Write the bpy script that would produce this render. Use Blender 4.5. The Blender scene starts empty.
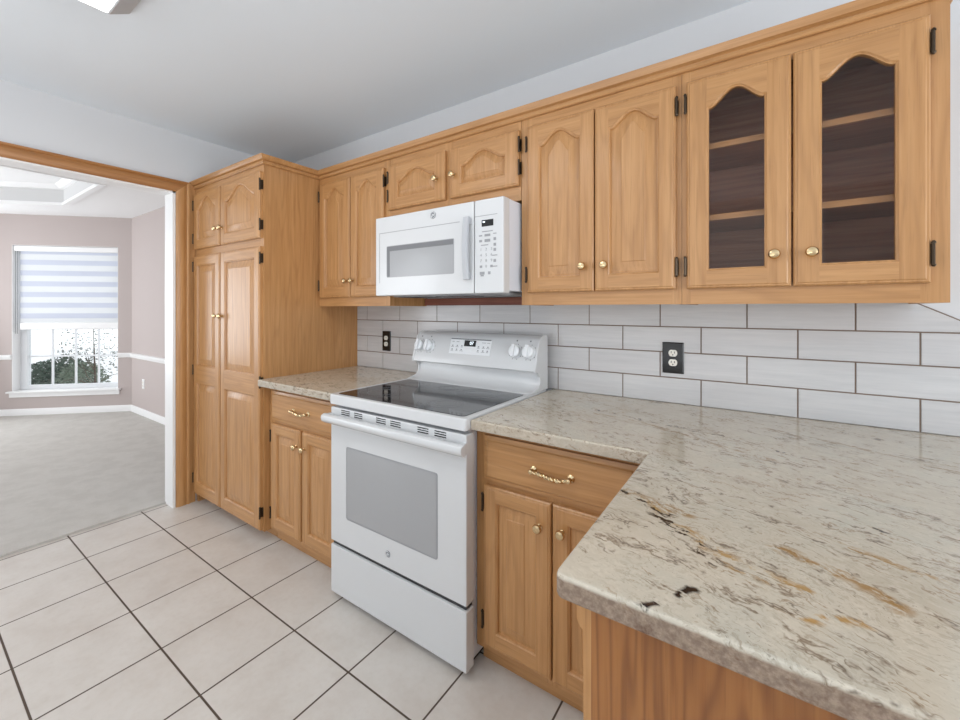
import bpy, math, random
from mathutils import Vector, Matrix

PI = math.pi
random.seed(7)
scn = bpy.context.scene
C = scn.collection

# ------------------------------------------------------------------ camera, world, light, exposure
cam_d = bpy.data.cameras.new('camera')
cam = bpy.data.objects.new('camera', cam_d)
C.objects.link(cam)
cam.location = (0, -1.852, 1.302)
cam.rotation_euler = (PI / 2, 0, math.radians(34.34))
cam_d.sensor_width = 36
cam_d.lens = 411.2 / 960 * 36
cam_d.shift_x = -1.3 / 960
cam_d.shift_y = -51.1 / 960
cam_d.clip_start = 0.02
scn.camera = cam

scn.view_settings.view_transform = 'Standard'
scn.view_settings.look = 'None'
scn.view_settings.gamma = 1
scn.view_settings.use_curve_mapping = False
scn.view_settings.exposure = -0.04

world = bpy.data.worlds.new('sky')
scn.world = world
world.use_nodes = True
bg = world.node_tree.nodes['Background']
bg.inputs[0].default_value = (0.93, 0.97, 1.0, 1)
bg.inputs[1].default_value = 1.7


def area(name, loc, target, sx, sy, power, color=(1, 1, 1)):
    d = bpy.data.lights.new(name, 'AREA')
    d.shape = 'RECTANGLE'; d.size = sx; d.size_y = sy; d.energy = power; d.color = color
    o = bpy.data.objects.new(name, d); C.objects.link(o)
    o.location = loc
    o.rotation_euler = (Vector(target) - Vector(loc)).to_track_quat('-Z', 'Y').to_euler()
    return o


# daylight through the breakfast-room window (right) and the dining-room windows (left)
area('daylight_right', (3.05, -2.0, 1.35), (.6, -1.9, 2.4), 2.0, 1.5, 66, (0.93, 0.965, 1.0))
area('ceiling_fill', (-1.2, -3.3, .75), (-1.2, -3.22, 2.46), 3.0, .9, 46, (0.92, 0.96, 1.0))  # unseen fill added behind the camera, aimed up to brighten the ceiling
area('daylight_dining', (-7.6, -2.3, 1.3), (-4, -2.0, 2.0), 1.9, 1.7, 52, (0.92, 0.96, 1.0))
area('daylight_dining_side', (-5.2, -4.5, 1.35), (-5.6, 0, 2.2), 2.2, 1.7, 34, (0.92, 0.96, 1.0))
LAMP = 6.0


# ------------------------------------------------------------------ mesh helpers
class MB:
    def __init__(self):
        self.v = []; self.f = []; self.m = []

    def vert(self, p):
        self.v.append(tuple(p)); return len(self.v) - 1

    def face(self, idx, m=0):
        self.f.append(tuple(idx)); self.m.append(m)

    def poly(self, pts, m=0):
        self.face([self.vert(p) for p in pts], m)

    def box(self, a, b, m=0):
        x0, y0, z0 = a; x1, y1, z1 = b
        if x0 > x1: x0, x1 = x1, x0
        if y0 > y1: y0, y1 = y1, y0
        if z0 > z1: z0, z1 = z1, z0
        i = [self.vert(p) for p in ((x0, y0, z0), (x1, y0, z0), (x1, y1, z0), (x0, y1, z0),
                                    (x0, y0, z1), (x1, y0, z1), (x1, y1, z1), (x0, y1, z1))]
        for q in ((0, 3, 2, 1), (4, 5, 6, 7), (0, 1, 5, 4), (1, 2, 6, 5), (2, 3, 7, 6), (3, 0, 4, 7)):
            self.face([i[k] for k in q], m)

    def loops(self, ls, closed=True, m=0, cap0=False, cap1=False):
        ids = [[self.vert(p) for p in l] for l in ls]
        n = len(ids[0])
        for a, b in zip(ids[:-1], ids[1:]):
            for k in range(n if closed else n - 1):
                j = (k + 1) % n
                self.face((a[k], a[j], b[j], b[k]), m)
        if cap0: self.face(ids[0][::-1], m)
        if cap1: self.face(ids[-1], m)

    def extrude(self, prof, x0, x1, axis='x', m=0):
        """closed profile of (a,b): axis x -> (x,a,b); axis y -> (a,y,b); axis z -> (a,b,z)"""
        def P(t, a, b):
            return (t, a, b) if axis == 'x' else ((a, t, b) if axis == 'y' else (a, b, t))
        self.loops([[P(x0, a, b) for a, b in prof], [P(x1, a, b) for a, b in prof]], True, m, True, True)

    def lathe(self, prof, center, axis='y', n=20, m=0, sgn=1):
        """prof: list of (r, t), t along axis (times sgn)"""
        cx, cy, cz = center
        ls = []
        for r, t in prof:
            l = []
            for k in range(n):
                a = 2 * PI * k / n
                ca, sa = r * math.cos(a), r * math.sin(a)
                if axis == 'y': l.append((cx + ca, cy + sgn * t, cz + sa))
                elif axis == 'z': l.append((cx + ca, cy + sa, cz + sgn * t))
                else: l.append((cx + sgn * t, cy + ca, cz + sa))
            ls.append(l)
        self.loops(ls, True, m, True, True)

    def tube(self, pts, r, n=8, m=0):
        pts = [Vector(p) for p in pts]
        rs = r if isinstance(r, (list, tuple)) else [r] * len(pts)
        ls = []
        up = None
        for i, p in enumerate(pts):
            t = (pts[min(i + 1, len(pts) - 1)] - pts[max(i - 1, 0)]).normalized()
            if up is None:
                up = Vector((0, 0, 1)) if abs(t.z) < .9 else Vector((1, 0, 0))
            s = t.cross(up).normalized(); u2 = s.cross(t).normalized(); up = u2
            ls.append([p + rs[i] * (math.cos(2 * PI * k / n) * s + math.sin(2 * PI * k / n) * u2) for k in range(n)])
        self.loops(ls, True, m, True, True)


def obj(name, mb, mats, parent=None, loc=(0, 0, 0), bevel=0, seg=2, angle=35, flatbig=False, front=False):
    me = bpy.data.meshes.new(name)
    me.from_pydata(mb.v, [], mb.f)
    if not isinstance(mats, (list, tuple)): mats = [mats]
    for m_ in mats: me.materials.append(m_)
    if len(mats) > 1: me.polygons.foreach_set('material_index', mb.m)
    import bmesh
    bm = bmesh.new(); bm.from_mesh(me)
    bmesh.ops.remove_doubles(bm, verts=bm.verts, dist=1e-5)
    if front:
        bm.normal_update()
        for f in bm.faces:
            if f.normal.y > 1e-4 and f.calc_center_median().y < -.0002: f.normal_flip()
    else:
        bmesh.ops.recalc_face_normals(bm, faces=bm.faces)
    bm.to_mesh(me); bm.free()
    me.polygons.foreach_set('use_smooth', [True] * len(me.polygons))
    me.set_sharp_from_angle(angle=math.radians(angle))
    o = bpy.data.objects.new(name, me); C.objects.link(o)
    o.location = loc
    if parent: o.parent = parent
    if flatbig:
        w = o.modifiers.new('normals', 'WEIGHTED_NORMAL'); w.keep_sharp = True; w.weight = 100
    if bevel:
        b = o.modifiers.new('edge', 'BEVEL'); b.width = bevel; b.segments = seg; b.limit_method = 'ANGLE'
        b.angle_limit = math.radians(40); b.harden_normals = False
    return o


def tag(o, label, cat, group=None):
    o['label'] = label; o['category'] = cat
    if group: o['group'] = group
    return o


def thing(name, label, cat, loc=(0, 0, 0), group=None, rz=0):
    o = bpy.data.objects.new(name, None); C.objects.link(o)
    o.location = loc; o.rotation_euler = (0, 0, rz); o.empty_display_size = .1
    return tag(o, label, cat, group)


def struct(name, mb, mats, **k):
    o = obj(name, mb, mats, **k)
    if not k.get('parent'): o['kind'] = 'structure'
    return o


# ------------------------------------------------------------------ materials
def srgb(r, g, b):
    def f(c):
        c /= 255
        return c / 12.92 if c <= .04045 else ((c + .055) / 1.055) ** 2.4
    return (f(r), f(g), f(b), 1)


class NT:
    """small node-building helper"""
    def __init__(self, name):
        self.mat = bpy.data.materials.new(name); self.mat.use_nodes = True
        self.t = self.mat.node_tree; self.n = self.t.nodes
        self.p = self.n['Principled BSDF']; self.out = self.n['Material Output']

    def new(self, kind, **kw):
        nd = self.n.new(kind)
        for k, v in kw.items(): setattr(nd, k, v)
        return nd

    def put(self, sock, val):
        if isinstance(val, bpy.types.NodeSocket): self.t.links.new(val, sock)
        else: sock.default_value = val

    def math(self, op, a, b=0.0, c=0.0, clamp=False):
        nd = self.new('ShaderNodeMath', operation=op, use_clamp=clamp)
        self.put(nd.inputs[0], a); self.put(nd.inputs[1], b); self.put(nd.inputs[2], c)
        return nd.outputs[0]

    def vmath(self, op, a, b=(0, 0, 0), s=None):
        nd = self.new('ShaderNodeVectorMath', operation=op)
        self.put(nd.inputs[0], a); self.put(nd.inputs[1], b)
        if s is not None: self.put(nd.inputs['Scale'], s)
        return nd.outputs['Value'] if op in ('DOT_PRODUCT', 'LENGTH', 'DISTANCE') else nd.outputs[0]

    def pos(self):
        return self.new('ShaderNodeNewGeometry').outputs['Position']

    def objc(self):
        return self.new('ShaderNodeTexCoord').outputs['Object']

    def mapping(self, vec, scale=(1, 1, 1), rot=(0, 0, 0), loc=(0, 0, 0)):
        nd = self.new('ShaderNodeMapping')
        self.put(nd.inputs['Vector'], vec); nd.inputs['Scale'].default_value = scale
        nd.inputs['Rotation'].default_value = rot; nd.inputs['Location'].default_value = loc
        return nd.outputs[0]

    def noise(self, vec, scale=5, detail=2, rough=.5, dist=0):
        nd = self.new('ShaderNodeTexNoise')
        self.put(nd.inputs['Vector'], vec); nd.inputs['Scale'].default_value = scale
        nd.inputs['Detail'].default_value = detail; nd.inputs['Roughness'].default_value = rough
        nd.inputs['Distortion'].default_value = dist
        return nd.outputs['Fac']

    def ramp(self, fac, stops, interp='LINEAR'):
        nd = self.new('ShaderNodeValToRGB'); r = nd.color_ramp; r.interpolation = interp
        while len(r.elements) < len(stops): r.elements.new(.5)
        for e, (p, c) in zip(r.elements, stops):
            e.position = p; e.color = c if not isinstance(c, (int, float)) else (c, c, c, 1)
        self.put(nd.inputs[0], fac)
        return nd.outputs[0]

    def mix(self, fac, a, b, mode='MIX'):
        nd = self.new('ShaderNodeMix', data_type='RGBA', blend_type=mode)
        self.put(nd.inputs[0], fac); self.put(nd.inputs[6], a); self.put(nd.inputs[7], b)
        return nd.outputs[2]

    def bump(self, h, strength=.2, dist=.002):
        nd = self.new('ShaderNodeBump'); nd.inputs['Strength'].default_value = strength
        nd.inputs['Distance'].default_value = dist
        self.put(nd.inputs['Height'], h)
        self.t.links.new(nd.outputs[0], self.p.inputs['Normal'])

    def set(self, color=None, rough=None, metal=None, spec=None, coat=None, coat_rough=None):
        if color is not None: self.put(self.p.inputs['Base Color'], color)
        if rough is not None: self.put(self.p.inputs['Roughness'], rough)
        if metal is not None: self.put(self.p.inputs['Metallic'], metal)
        if spec is not None: self.put(self.p.inputs['Specular IOR Level'], spec)
        if coat is not None: self.put(self.p.inputs['Coat Weight'], coat)
        if coat_rough is not None: self.put(self.p.inputs['Coat Roughness'], coat_rough)
        return self.mat


def flat(name, color, rough=.5, metal=0, spec=.5, coat=0):
    return NT(name).set(color, rough, metal, spec, coat)


def oak(name, axis, light=srgb(192, 144, 94), mid=srgb(176, 127, 77), dark=srgb(136, 91, 50), rough=.38, coat=.15, ring=10, ringamt=.22):
    """varnished oak, grain running along axis"""
    m = NT(name)
    p = m.pos()
    s = {'x': (.09, 1, 1), 'y': (1, .09, 1), 'z': (1, 1, .09)}[axis]
    q = m.mapping(p, s)
    n1 = m.noise(q, 7, 3, .55, .25)
    rings = m.math('SINE', m.math('MULTIPLY', n1, ring * 6.28))
    rings = m.math('MULTIPLY_ADD', rings, .5, .5)
    s2 = {'x': (.03, 1, 1), 'y': (1, .03, 1), 'z': (1, 1, .03)}[axis]
    pores = m.noise(m.mapping(p, s2), 260, 2, .6)
    fine = m.noise(m.mapping(p, s2), 70, 3, .6)
    base = m.ramp(fine, [(.3, mid), (.68, light)])
    base = m.mix(m.math('MULTIPLY', m.math('POWER', rings, 3.0), ringamt), base, dark)
    base = m.mix(m.math('MULTIPLY', m.ramp(pores, [(.56, 0.0), (.7, 1.0)]), .28), base, dark)
    m.bump(pores, .06, .001)
    return m.set(base, rough, coat=coat, coat_rough=.18)


OAKV = oak('oak_vertical_grain', 'z')
OAKH = oak('oak_horizontal_grain', 'x')
OAKY = oak('oak_depth_grain', 'y')
OAKTRIM = oak('oak_casing', 'z', srgb(196, 148, 96), srgb(178, 128, 76), srgb(146, 98, 54))
OAKTRIMY = oak('oak_casing_head', 'y', srgb(176, 124, 74), srgb(158, 105, 56), srgb(126, 80, 40))
OAKPEN = oak('oak_veneer_panel', 'z', srgb(158, 104, 54), srgb(144, 89, 42), srgb(104, 58, 24), ring=14, ringamt=.55)
DARKWOOD = oak('dark_brown_veneer', 'x', srgb(182, 130, 100), srgb(152, 102, 76), srgb(100, 60, 42), rough=.6, coat=0)
REDWOOD = oak('reddish_wood', 'x', srgb(140, 84, 66), srgb(120, 68, 52), srgb(90, 48, 38), rough=.6, coat=0)
BRASS = flat('polished_brass', srgb(214, 188, 146), .22, 1)
BRONZE = flat('dark_bronze', srgb(74, 62, 50), .32, .8)
WHITEAP = flat('white_enamel', srgb(212, 213, 214), .22, 0, .5, .3)
WHITEPL = flat('white_plastic', srgb(232, 234, 236), .35)
GREYPL = flat('grey_plastic', srgb(150, 151, 154), .45)
EMBLEM = flat('grey_emblem', srgb(122, 124, 128), .4)
MIDGREY = flat('grey_print', srgb(110, 112, 116), .5)
BLACK = flat('black_plastic', srgb(14, 14, 15), .25)
DARKGAP = flat('dark_grey_metal', srgb(52, 52, 54), .5)
SIDEGREY = flat('painted_side_panel', srgb(222, 226, 234), .35)
GLASSTOP = flat('black_ceramic_glass', srgb(38, 38, 40), .06, 0, .9)
OVENGLASS = flat('grey_oven_glass', srgb(164, 165, 167), .12, 0, .6, .4)
MWGLASS = flat('grey_microwave_screen', srgb(166, 167, 169), .2, 0, .5)
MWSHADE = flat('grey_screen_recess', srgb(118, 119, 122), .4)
OUTLETW = flat('ivory_plastic', srgb(236, 232, 222), .35)
WHITETRIM = flat('white_trim_paint', srgb(240, 240, 240), .4)
VINYL = flat('white_vinyl', srgb(225, 227, 230), .4)
BRASSRIM = BRASS


def emit(name, color, s):
    m = NT(name)
    m.set(color, .5)
    m.put(m.p.inputs['Emission Color'], color); m.p.inputs['Emission Strength'].default_value = s
    return m.mat


DIFFUSER = emit('lit_lamp_diffuser', (1, .985, .96, 1), LAMP)
DIGIT = emit('lit_clock_digits', (.85, .95, 1, 1), 1.2)


def paint(name, col, bump=.15, scale=220, rough=.75, dist=.001):
    m = NT(name)
    n = m.noise(m.pos(), scale, 2, .6)
    m.bump(n, bump, dist)
    return m.set(col, rough, spec=.25)


WALLGREY = paint('pale_grey_wall_paint', srgb(214, 215, 217))
CEILP = paint('ceiling_paint', srgb(230, 237, 243))
MAUVE = paint('mauve_wall_paint', srgb(190, 179, 176))
DCEIL = paint('textured_white_ceiling', srgb(238, 238, 238), .6, 60, .85, .006)
TRAYGREY = paint('tray_riser_paint', srgb(214, 214, 214))


def floor_tile():
    m = NT('beige_floor_tile')
    p = m.pos()
    P = .3386
    # grid lines at x = -3.2566 + k P ; y = -0.9042+... + k P
    sep = m.new('ShaderNodeSeparateXYZ'); m.put(sep.inputs[0], p)

    def dist(c, o):
        t = m.math('DIVIDE', m.math('SUBTRACT', c, o), P)
        fr = m.math('FRACT', t)
        return m.math('MULTIPLY', m.math('MINIMUM', fr, m.math('SUBTRACT', 1.0, fr)), P), m.math('FLOOR', t)
    dx, ix = dist(sep.outputs[0], -3.2566 - 40 * P)
    dy, iy = dist(sep.outputs[1], -.9042 - 40 * P)
    d = m.math('MINIMUM', dx, dy)
    grout = m.math('SUBTRACT', 1.0, m.math('DIVIDE', m.math('SUBTRACT', d, .0027), .0012, clamp=True), clamp=True)
    n = m.noise(p, 5, 5, .62)
    n2 = m.noise(p, 42, 3, .6)
    wn = m.new('ShaderNodeTexWhiteNoise', noise_dimensions='2D')
    cv = m.new('ShaderNodeCombineXYZ'); m.put(cv.inputs[0], ix); m.put(cv.inputs[1], iy)
    m.put(wn.inputs['Vector'], cv.outputs[0])
    c = m.ramp(n, [(.3, srgb(198, 190, 182)), (.5, srgb(207, 201, 194)), (.72, srgb(213, 208, 202))])
    c = m.mix(m.math('MULTIPLY', m.ramp(n2, [(.45, 0.0), (.75, 1.0)]), .25), c, srgb(190, 179, 168))
    c = m.mix(m.math('MULTIPLY', wn.outputs['Value'], .18), c, srgb(194, 185, 177))
    c = m.mix(grout, c, srgb(82, 68, 57))
    m.bump(m.math('SUBTRACT', m.math('MULTIPLY', n2, .15), grout), .5, .002)
    return m.set(c, m.math('MULTIPLY_ADD', grout, .4, .38), spec=.4)


FLOORT = floor_tile()


def carpet():
    m = NT('grey_beige_carpet')
    p = m.pos()
    n = m.noise(p, 320, 3, .7)
    n2 = m.noise(p, 7, 5, .68)
    c = m.ramp(n, [(.3, srgb(188, 184, 178)), (.7, srgb(214, 211, 206))])
    c = m.mix(m.math('MULTIPLY', m.ramp(n2, [(.42, 0.0), (.6, 1.0)]), .4), c, srgb(182, 178, 172))
    m.bump(n, .5, .006)
    return m.set(c, .95, spec=.1)


CARPET = carpet()


def splash_tile():
    m = NT('pale_streaked_tile')
    p = m.pos()
    n = m.noise(m.mapping(p, (.06, 1, 1)), 60, 4, .65)
    n2 = m.noise(m.mapping(p, (.25, 1, 1)), 7, 2, .5)
    c = m.ramp(n, [(.3, srgb(194, 194, 195)), (.68, srgb(208, 207, 207))])
    c = m.mix(m.math('MULTIPLY', m.ramp(n2, [(.4, 0.0), (.7, 1.0)]), .3), c, srgb(192, 186, 186))
    return m.set(c, .22, spec=.5)


TILE = splash_tile()
GROUT = paint('brown_grout', srgb(128, 112, 100), .3, 400, .9)


def granite():
    m = NT('cream_granite')
    p = m.pos()
    w = m.new('ShaderNodeTexNoise'); m.put(w.inputs['Vector'], p); w.inputs['Scale'].default_value = 7
    w.inputs['Detail'].default_value = 5; w.inputs['Roughness'].default_value = .6
    off = m.vmath('SCALE', m.vmath('SUBTRACT', w.outputs['Color'], (.5, .5, .5)), s=.10)
    pw = m.vmath('ADD', p, off)
    # flow runs along a diagonal in plan
    flow = m.mapping(pw, (1, 1, 1), (0, 0, math.radians(24)))
    fl = m.mapping(flow, (.22, 1, 1))
    base = m.noise(pw, 5, 5, .65)
    c = m.ramp(base, [(.28, srgb(190, 180, 165)), (.5, srgb(204, 196, 183)), (.7, srgb(196, 192, 181)), (.85, srgb(210, 203, 192))])
    # cream crystals
    cr = m.noise(m.mapping(flow, (.5, 1, 1)), 75, 4, .7)
    c = m.mix(m.math('MULTIPLY', m.ramp(cr, [(.5, 0.0), (.66, 1.0)]), .45), c, srgb(222, 215, 203))
    # taupe flecks, denser in bands
    dens = m.noise(fl, 9, 3, .6)
    for sc, th, col, amt, loc in ((150, .53, srgb(148, 134, 118), .32, (0, 0, 0)), (90, .60, srgb(132, 118, 100), .35, (4, 1, 2)), (230, .63, srgb(92, 80, 70), .5, (3, 7, 0)), (130, .69, srgb(70, 60, 54), .8, (9, 2, 0))):
        fk = m.noise(m.mapping(flow, (.42, 1, 1), loc=loc), sc, 3, .65)
        fm = m.math('MULTIPLY', m.ramp(fk, [(th, 0.0), (th + .06, 1.0)]), m.ramp(dens, [(.40, .12), (.66, 1.0)]))
        c = m.mix(m.math('MULTIPLY', fm, amt), c, col)
    # long thin veins
    for sc, wd, loc, col, amt in ((6.5, .013, (0, 0, 0), srgb(116, 98, 80), .8), (11, .012, (2, 5, 1), srgb(140, 116, 90), .75),
                                  (4.2, .010, (7, 2, 3), srgb(100, 86, 74), .8)):
        v = m.noise(m.mapping(fl, (1, 1, 1), loc=loc), sc, 5, .66)
        ridge = m.math('ABSOLUTE', m.math('SUBTRACT', v, .5))
        brk = m.noise(m.mapping(p, (1, 1, 1), loc=loc), 22, 4, .65)
        vm = m.math('MULTIPLY', m.ramp(ridge, [(0.0, 1.0), (wd, 0.0)]), m.ramp(brk, [(.46, 0.0), (.56, 1.0)]))
        c = m.mix(m.math('MULTIPLY', vm, amt), c, col)
    # ochre and dark mineral streaks with a place of their own on the slab
    w2 = m.new('ShaderNodeTexNoise'); m.put(w2.inputs['Vector'], p); w2.inputs['Scale'].default_value = 26
    w2.inputs['Detail'].default_value = 4
    ps = m.vmath('ADD', p, m.vmath('SCALE', m.vmath('SUBTRACT', w2.outputs['Color'], (.5, .5, .5)), s=.045))
    sep = m.new('ShaderNodeSeparateXYZ'); m.put(sep.inputs[0], ps)
    cmb = m.new('ShaderNodeCombineXYZ'); m.put(cmb.inputs[0], sep.outputs[0]); m.put(cmb.inputs[1], sep.outputs[1])
    p2 = cmb.outputs[0]

    def seg(a, b):
        a = Vector((a[0], a[1], 0)); b = Vector((b[0], b[1], 0)); ba = b - a
        pa = m.vmath('SUBTRACT', p2, tuple(a))
        h = m.math('MULTIPLY', m.vmath('DOT_PRODUCT', pa, tuple(ba)), 1 / ba.length_squared, clamp=True)
        return m.vmath('LENGTH', m.vmath('SUBTRACT', pa, m.vmath('SCALE', tuple(ba), s=h)))

    def path(pts):
        d = None
        for a, b in zip(pts[:-1], pts[1:]):
            e = seg(a, b); d = e if d is None else m.math('MINIMUM', d, e)
        return d
    patch = m.noise(m.mapping(flow, (.35, 1, 1)), 52, 4, .7)
    for pts, wd, col, th in (
            ([(-.25, -.955), (-.17, -.985), (-.12, -.99)], .030, srgb(150, 116, 68), .53),
            ([(-.19, -.985), (-.10, -1.06), (-.03, -1.12), (.05, -1.13)], .022, srgb(172, 136, 80), .54),
            ([(.02, -1.03), (.09, -1.06), (.15, -1.10)], .018, srgb(156, 118, 62), .50),
            ([(.11, -.96), (.2, -1.0), (.3, -1.08)], .016, srgb(168, 134, 84), .54),
            ([(.05, -1.20), (.10, -1.17)], .014, srgb(180, 140, 80), .50),
            ([(-.50, -.36), (-.30, -.40), (-.16, -.47), (.02, -.56)], .022, srgb(140, 112, 78), .55),
            ([(-.02, -.22), (.2, -.30), (.42, -.42)], .020, srgb(132, 108, 82), .55)):
        d = path(pts)
        mk = m.math('MULTIPLY', m.ramp(m.math('DIVIDE', d, wd), [(.25, 1.0), (1.0, 0.0)]), m.ramp(patch, [(th - .06, 0.0), (th + .05, 1.0)]))
        c = m.mix(m.math('MULTIPLY', mk, .85), c, col)
    pk = m.noise(m.mapping(flow, (.4, 1, 1), loc=(1, 1, 1)), 60, 3, .6)
    for pts, wd, col, th in (
            ([(-.245, -.957), (-.20, -.972), (-.165, -1.01), (-.12, -1.06), (-.06, -1.13)], .026, srgb(66, 54, 42), .56),
            ([(-.094, -1.236), (-.078, -1.218)], .0085, srgb(24, 20, 22), .40),
            ([(-.136, -1.296), (-.118, -1.280)], .0085, srgb(40, 32, 34), .44),
            ([(-.52, -.30), (-.30, -.36), (-.12, -.40), (.1, -.50)], .020, srgb(104, 86, 68), .57),
            ([(.1, -.10), (.25, -.16), (.42, -.25)], .020, srgb(110, 92, 76), .57),
            ([(.17, -.86), (.175, -.865)], .007, srgb(60, 46, 36), .3)):
        d = path(pts)
        mk = m.math('MULTIPLY', m.ramp(m.math('DIVIDE', d, wd), [(.35, 1.0), (1.0, 0.0)]), m.ramp(pk, [(th - .02, 0.0), (th + .04, 1.0)]))
        c = m.mix(mk, c, col)
    # taupe cut edge: stone tone plus painted-in shade, stronger at the peninsula end
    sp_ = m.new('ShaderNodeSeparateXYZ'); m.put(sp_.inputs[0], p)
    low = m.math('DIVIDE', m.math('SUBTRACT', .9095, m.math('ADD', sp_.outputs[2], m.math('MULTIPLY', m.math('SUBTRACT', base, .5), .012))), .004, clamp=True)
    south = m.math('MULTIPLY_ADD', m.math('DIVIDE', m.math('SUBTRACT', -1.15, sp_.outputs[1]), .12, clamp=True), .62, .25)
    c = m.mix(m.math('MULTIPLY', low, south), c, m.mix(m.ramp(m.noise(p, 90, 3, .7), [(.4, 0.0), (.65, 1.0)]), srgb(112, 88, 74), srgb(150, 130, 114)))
    c = m.mix(1.0, c, (.95, .925, .875, 1), 'MULTIPLY')
    return m.set(c, .13, spec=.5)


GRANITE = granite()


def pane_mat(name, tint, refl):
    m = NT(name)
    tr = m.new('ShaderNodeBsdfTransparent'); tr.inputs[0].default_value = tint
    gl = m.new('ShaderNodeBsdfGlossy'); gl.inputs['Roughness'].default_value = .02
    g = m.new('ShaderNodeNewGeometry')
    ci = m.math('ABSOLUTE', m.vmath('DOT_PRODUCT', g.outputs['Normal'], g.outputs['Incoming']))
    fr = m.math('MULTIPLY_ADD', m.math('POWER', m.math('SUBTRACT', 1.0, ci), 5.0), .96, .04)
    mx = m.new('ShaderNodeMixShader')
    m.put(mx.inputs[0], m.math('MULTIPLY', fr, refl)); m.t.links.new(tr.outputs[0], mx.inputs[1]); m.t.links.new(gl.outputs[0], mx.inputs[2])
    m.t.links.new(mx.outputs[0], m.out.inputs[0])
    return m.mat


PANE = pane_mat('clear_window_glass', (.97, .98, .98, 1), 1.0)
CABGLASS = pane_mat('cabinet_glass', (.92, .90, .88, 1), .5)


def blind_mat():
    m = NT('banded_sheer_fabric')
    p = m.pos()
    sep = m.new('ShaderNodeSeparateXYZ'); m.put(sep.inputs[0], p)
    t = m.math('FRACT', m.math('DIVIDE', sep.outputs[2], .1315))
    band = m.ramp(t, [(.0, 0.0), (.03, 1.0), (.47, 1.0), (.5, 0.0)])
    col = m.mix(band, srgb(246, 247, 248), srgb(228, 231, 240))
    df = m.new('ShaderNodeBsdfDiffuse'); m.put(df.inputs[0], col)
    tl = m.new('ShaderNodeBsdfTranslucent'); m.put(tl.inputs[0], col)
    mx = m.new('ShaderNodeMixShader'); m.put(mx.inputs[0], m.math('MULTIPLY_ADD', band, -.12, .62))
    m.t.links.new(df.outputs[0], mx.inputs[1]); m.t.links.new(tl.outputs[0], mx.inputs[2])
    m.t.links.new(mx.outputs[0], m.out.inputs[0])
    return m.mat


BLIND = blind_mat()


def leaf_mat(name, a, b):
    m = NT(name)
    c = m.mix(m.noise(m.pos(), 9, 2), a, b)
    return m.set(c, .6)


LEAFD = leaf_mat('dark_leaves', srgb(30, 48, 40), srgb(70, 92, 78))
LEAFG = leaf_mat('green_leaves', srgb(78, 96, 80), srgb(124, 138, 120))
LEAFT = leaf_mat('grey_green_leaves', srgb(60, 66, 60), srgb(110, 118, 104))
BARK = flat('bark', srgb(90, 76, 66), .9)
CONCRETE = paint('pale_concrete', srgb(222, 222, 224))

# ------------------------------------------------------------------ room shell
CEIL = 2.462
XW = -3.18      # kitchen face of the partition with the doorway
XJ = -3.305     # dining face of the partition
YJ = -.758      # doorway jamb
HZ = 2.075      # doorway head
YN = -2.9       # other jamb of the doorway (outside the frame)

m = MB(); m.box((XJ + .012, -4.0, -.08), (3.2, .0, 0)); struct('floor', m, FLOORT)
m = MB(); m.box((-8.6, -4.7, -.06), (XJ + .012, .0, .012)); struct('floor_dining', m, CARPET)
m = MB(); m.box((XJ, -4.0, CEIL), (3.2, .12, CEIL + .08)); struct('ceiling', m, CEILP)
m = MB(); m.box((XW, 0, 0), (3.2, .12, CEIL)); struct('wall_back', m, WALLGREY)
m = MB()
m.box((XJ, YJ, 0), (XW, .0, CEIL)); m.box((XJ, YN, HZ), (XW, YJ, CEIL)); m.box((XJ, -4.0, 0), (XW, YN, CEIL))
struct('wall_left', m, WALLGREY)
# rear wall with a high wide window opening, right wall with a window opening
m = MB()
m.box((XW, -3.9, 0), (3.2, -4.0, 1.2)); m.box((XW, -3.9, 2.3), (3.2, -4.0, CEIL))
m.box((XW, -3.9, 1.2), (-2.3, -4.0, 2.3)); m.box((.5, -3.9, 1.2), (3.2, -4.0, 2.3))
struct('wall_rear', m, WALLGREY)
m = MB()
m.box((3.08, -3.9, 0), (3.2, .0, .55)); m.box((3.08, -3.9, 2.15), (3.2, 0, CEIL))
m.box((3.08, -3.9, .55), (3.2, -3.05, 2.15)); m.box((3.08, -.95, .55), (3.2, 0, 2.15))
struct('wall_right', m, WALLGREY)

# doorway: white jamb lining and oak casing
m = MB()
m.box((XJ - .002, YJ - .014, .0), (XW + .002, YJ, HZ)); m.box((XJ - .002, YN, HZ - .014), (XW + .002, YJ, HZ))
m.box((XJ - .002, YN, 0), (XW + .002, YN + .014, HZ - .014))
struct('trim_1', m, WHITETRIM)
m = MB()
prof = [(0, 0), (.010, 0), (.016, .012), (.018, .03), (.018, .05), (.013, .058), (.020, .066), (.020, .074), (0, .074)]
ycas = YJ + .003
hz = HZ - .004
m.loops([[(XW + a, ycas + b, 0) for a, b in prof], [(XW + a, ycas + b, hz + b) for a, b in prof]], True, 0, True, False)
m2 = MB()
m2.loops([[(XW + a, ycas + b, hz + b) for a, b in prof], [(XW + a, YN - b, hz + b) for a, b in prof]], True)
m3 = MB()
m3.loops([[(XW + a, YN - b, hz + b) for a, b in prof], [(XW + a, YN - b, 0) for a, b in prof]], True, 0, False, True)
tr = struct('trim_2', m, OAKTRIM)
obj('head_casing', m2, OAKTRIMY, tr); obj('side_casing', m3, OAKTRIM, tr)

# ------------------------------------------------------------------ dining room beyond the doorway
DY = -.05
m = MB(); m.box((-6.7, DY, 0), (XJ, .12, CEIL + .3)); struct('wall_dining_right', m, MAUVE)
BX, BY = -6.59, DY
BAYL = 1.62
RB = math.radians(225)
W0, W1, WZ0, WZ1 = .151, 1.27, .305, 2.078


def bay(o):
    o.location = (BX, BY, 0); o.rotation_euler = (0, 0, RB); return o


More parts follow.
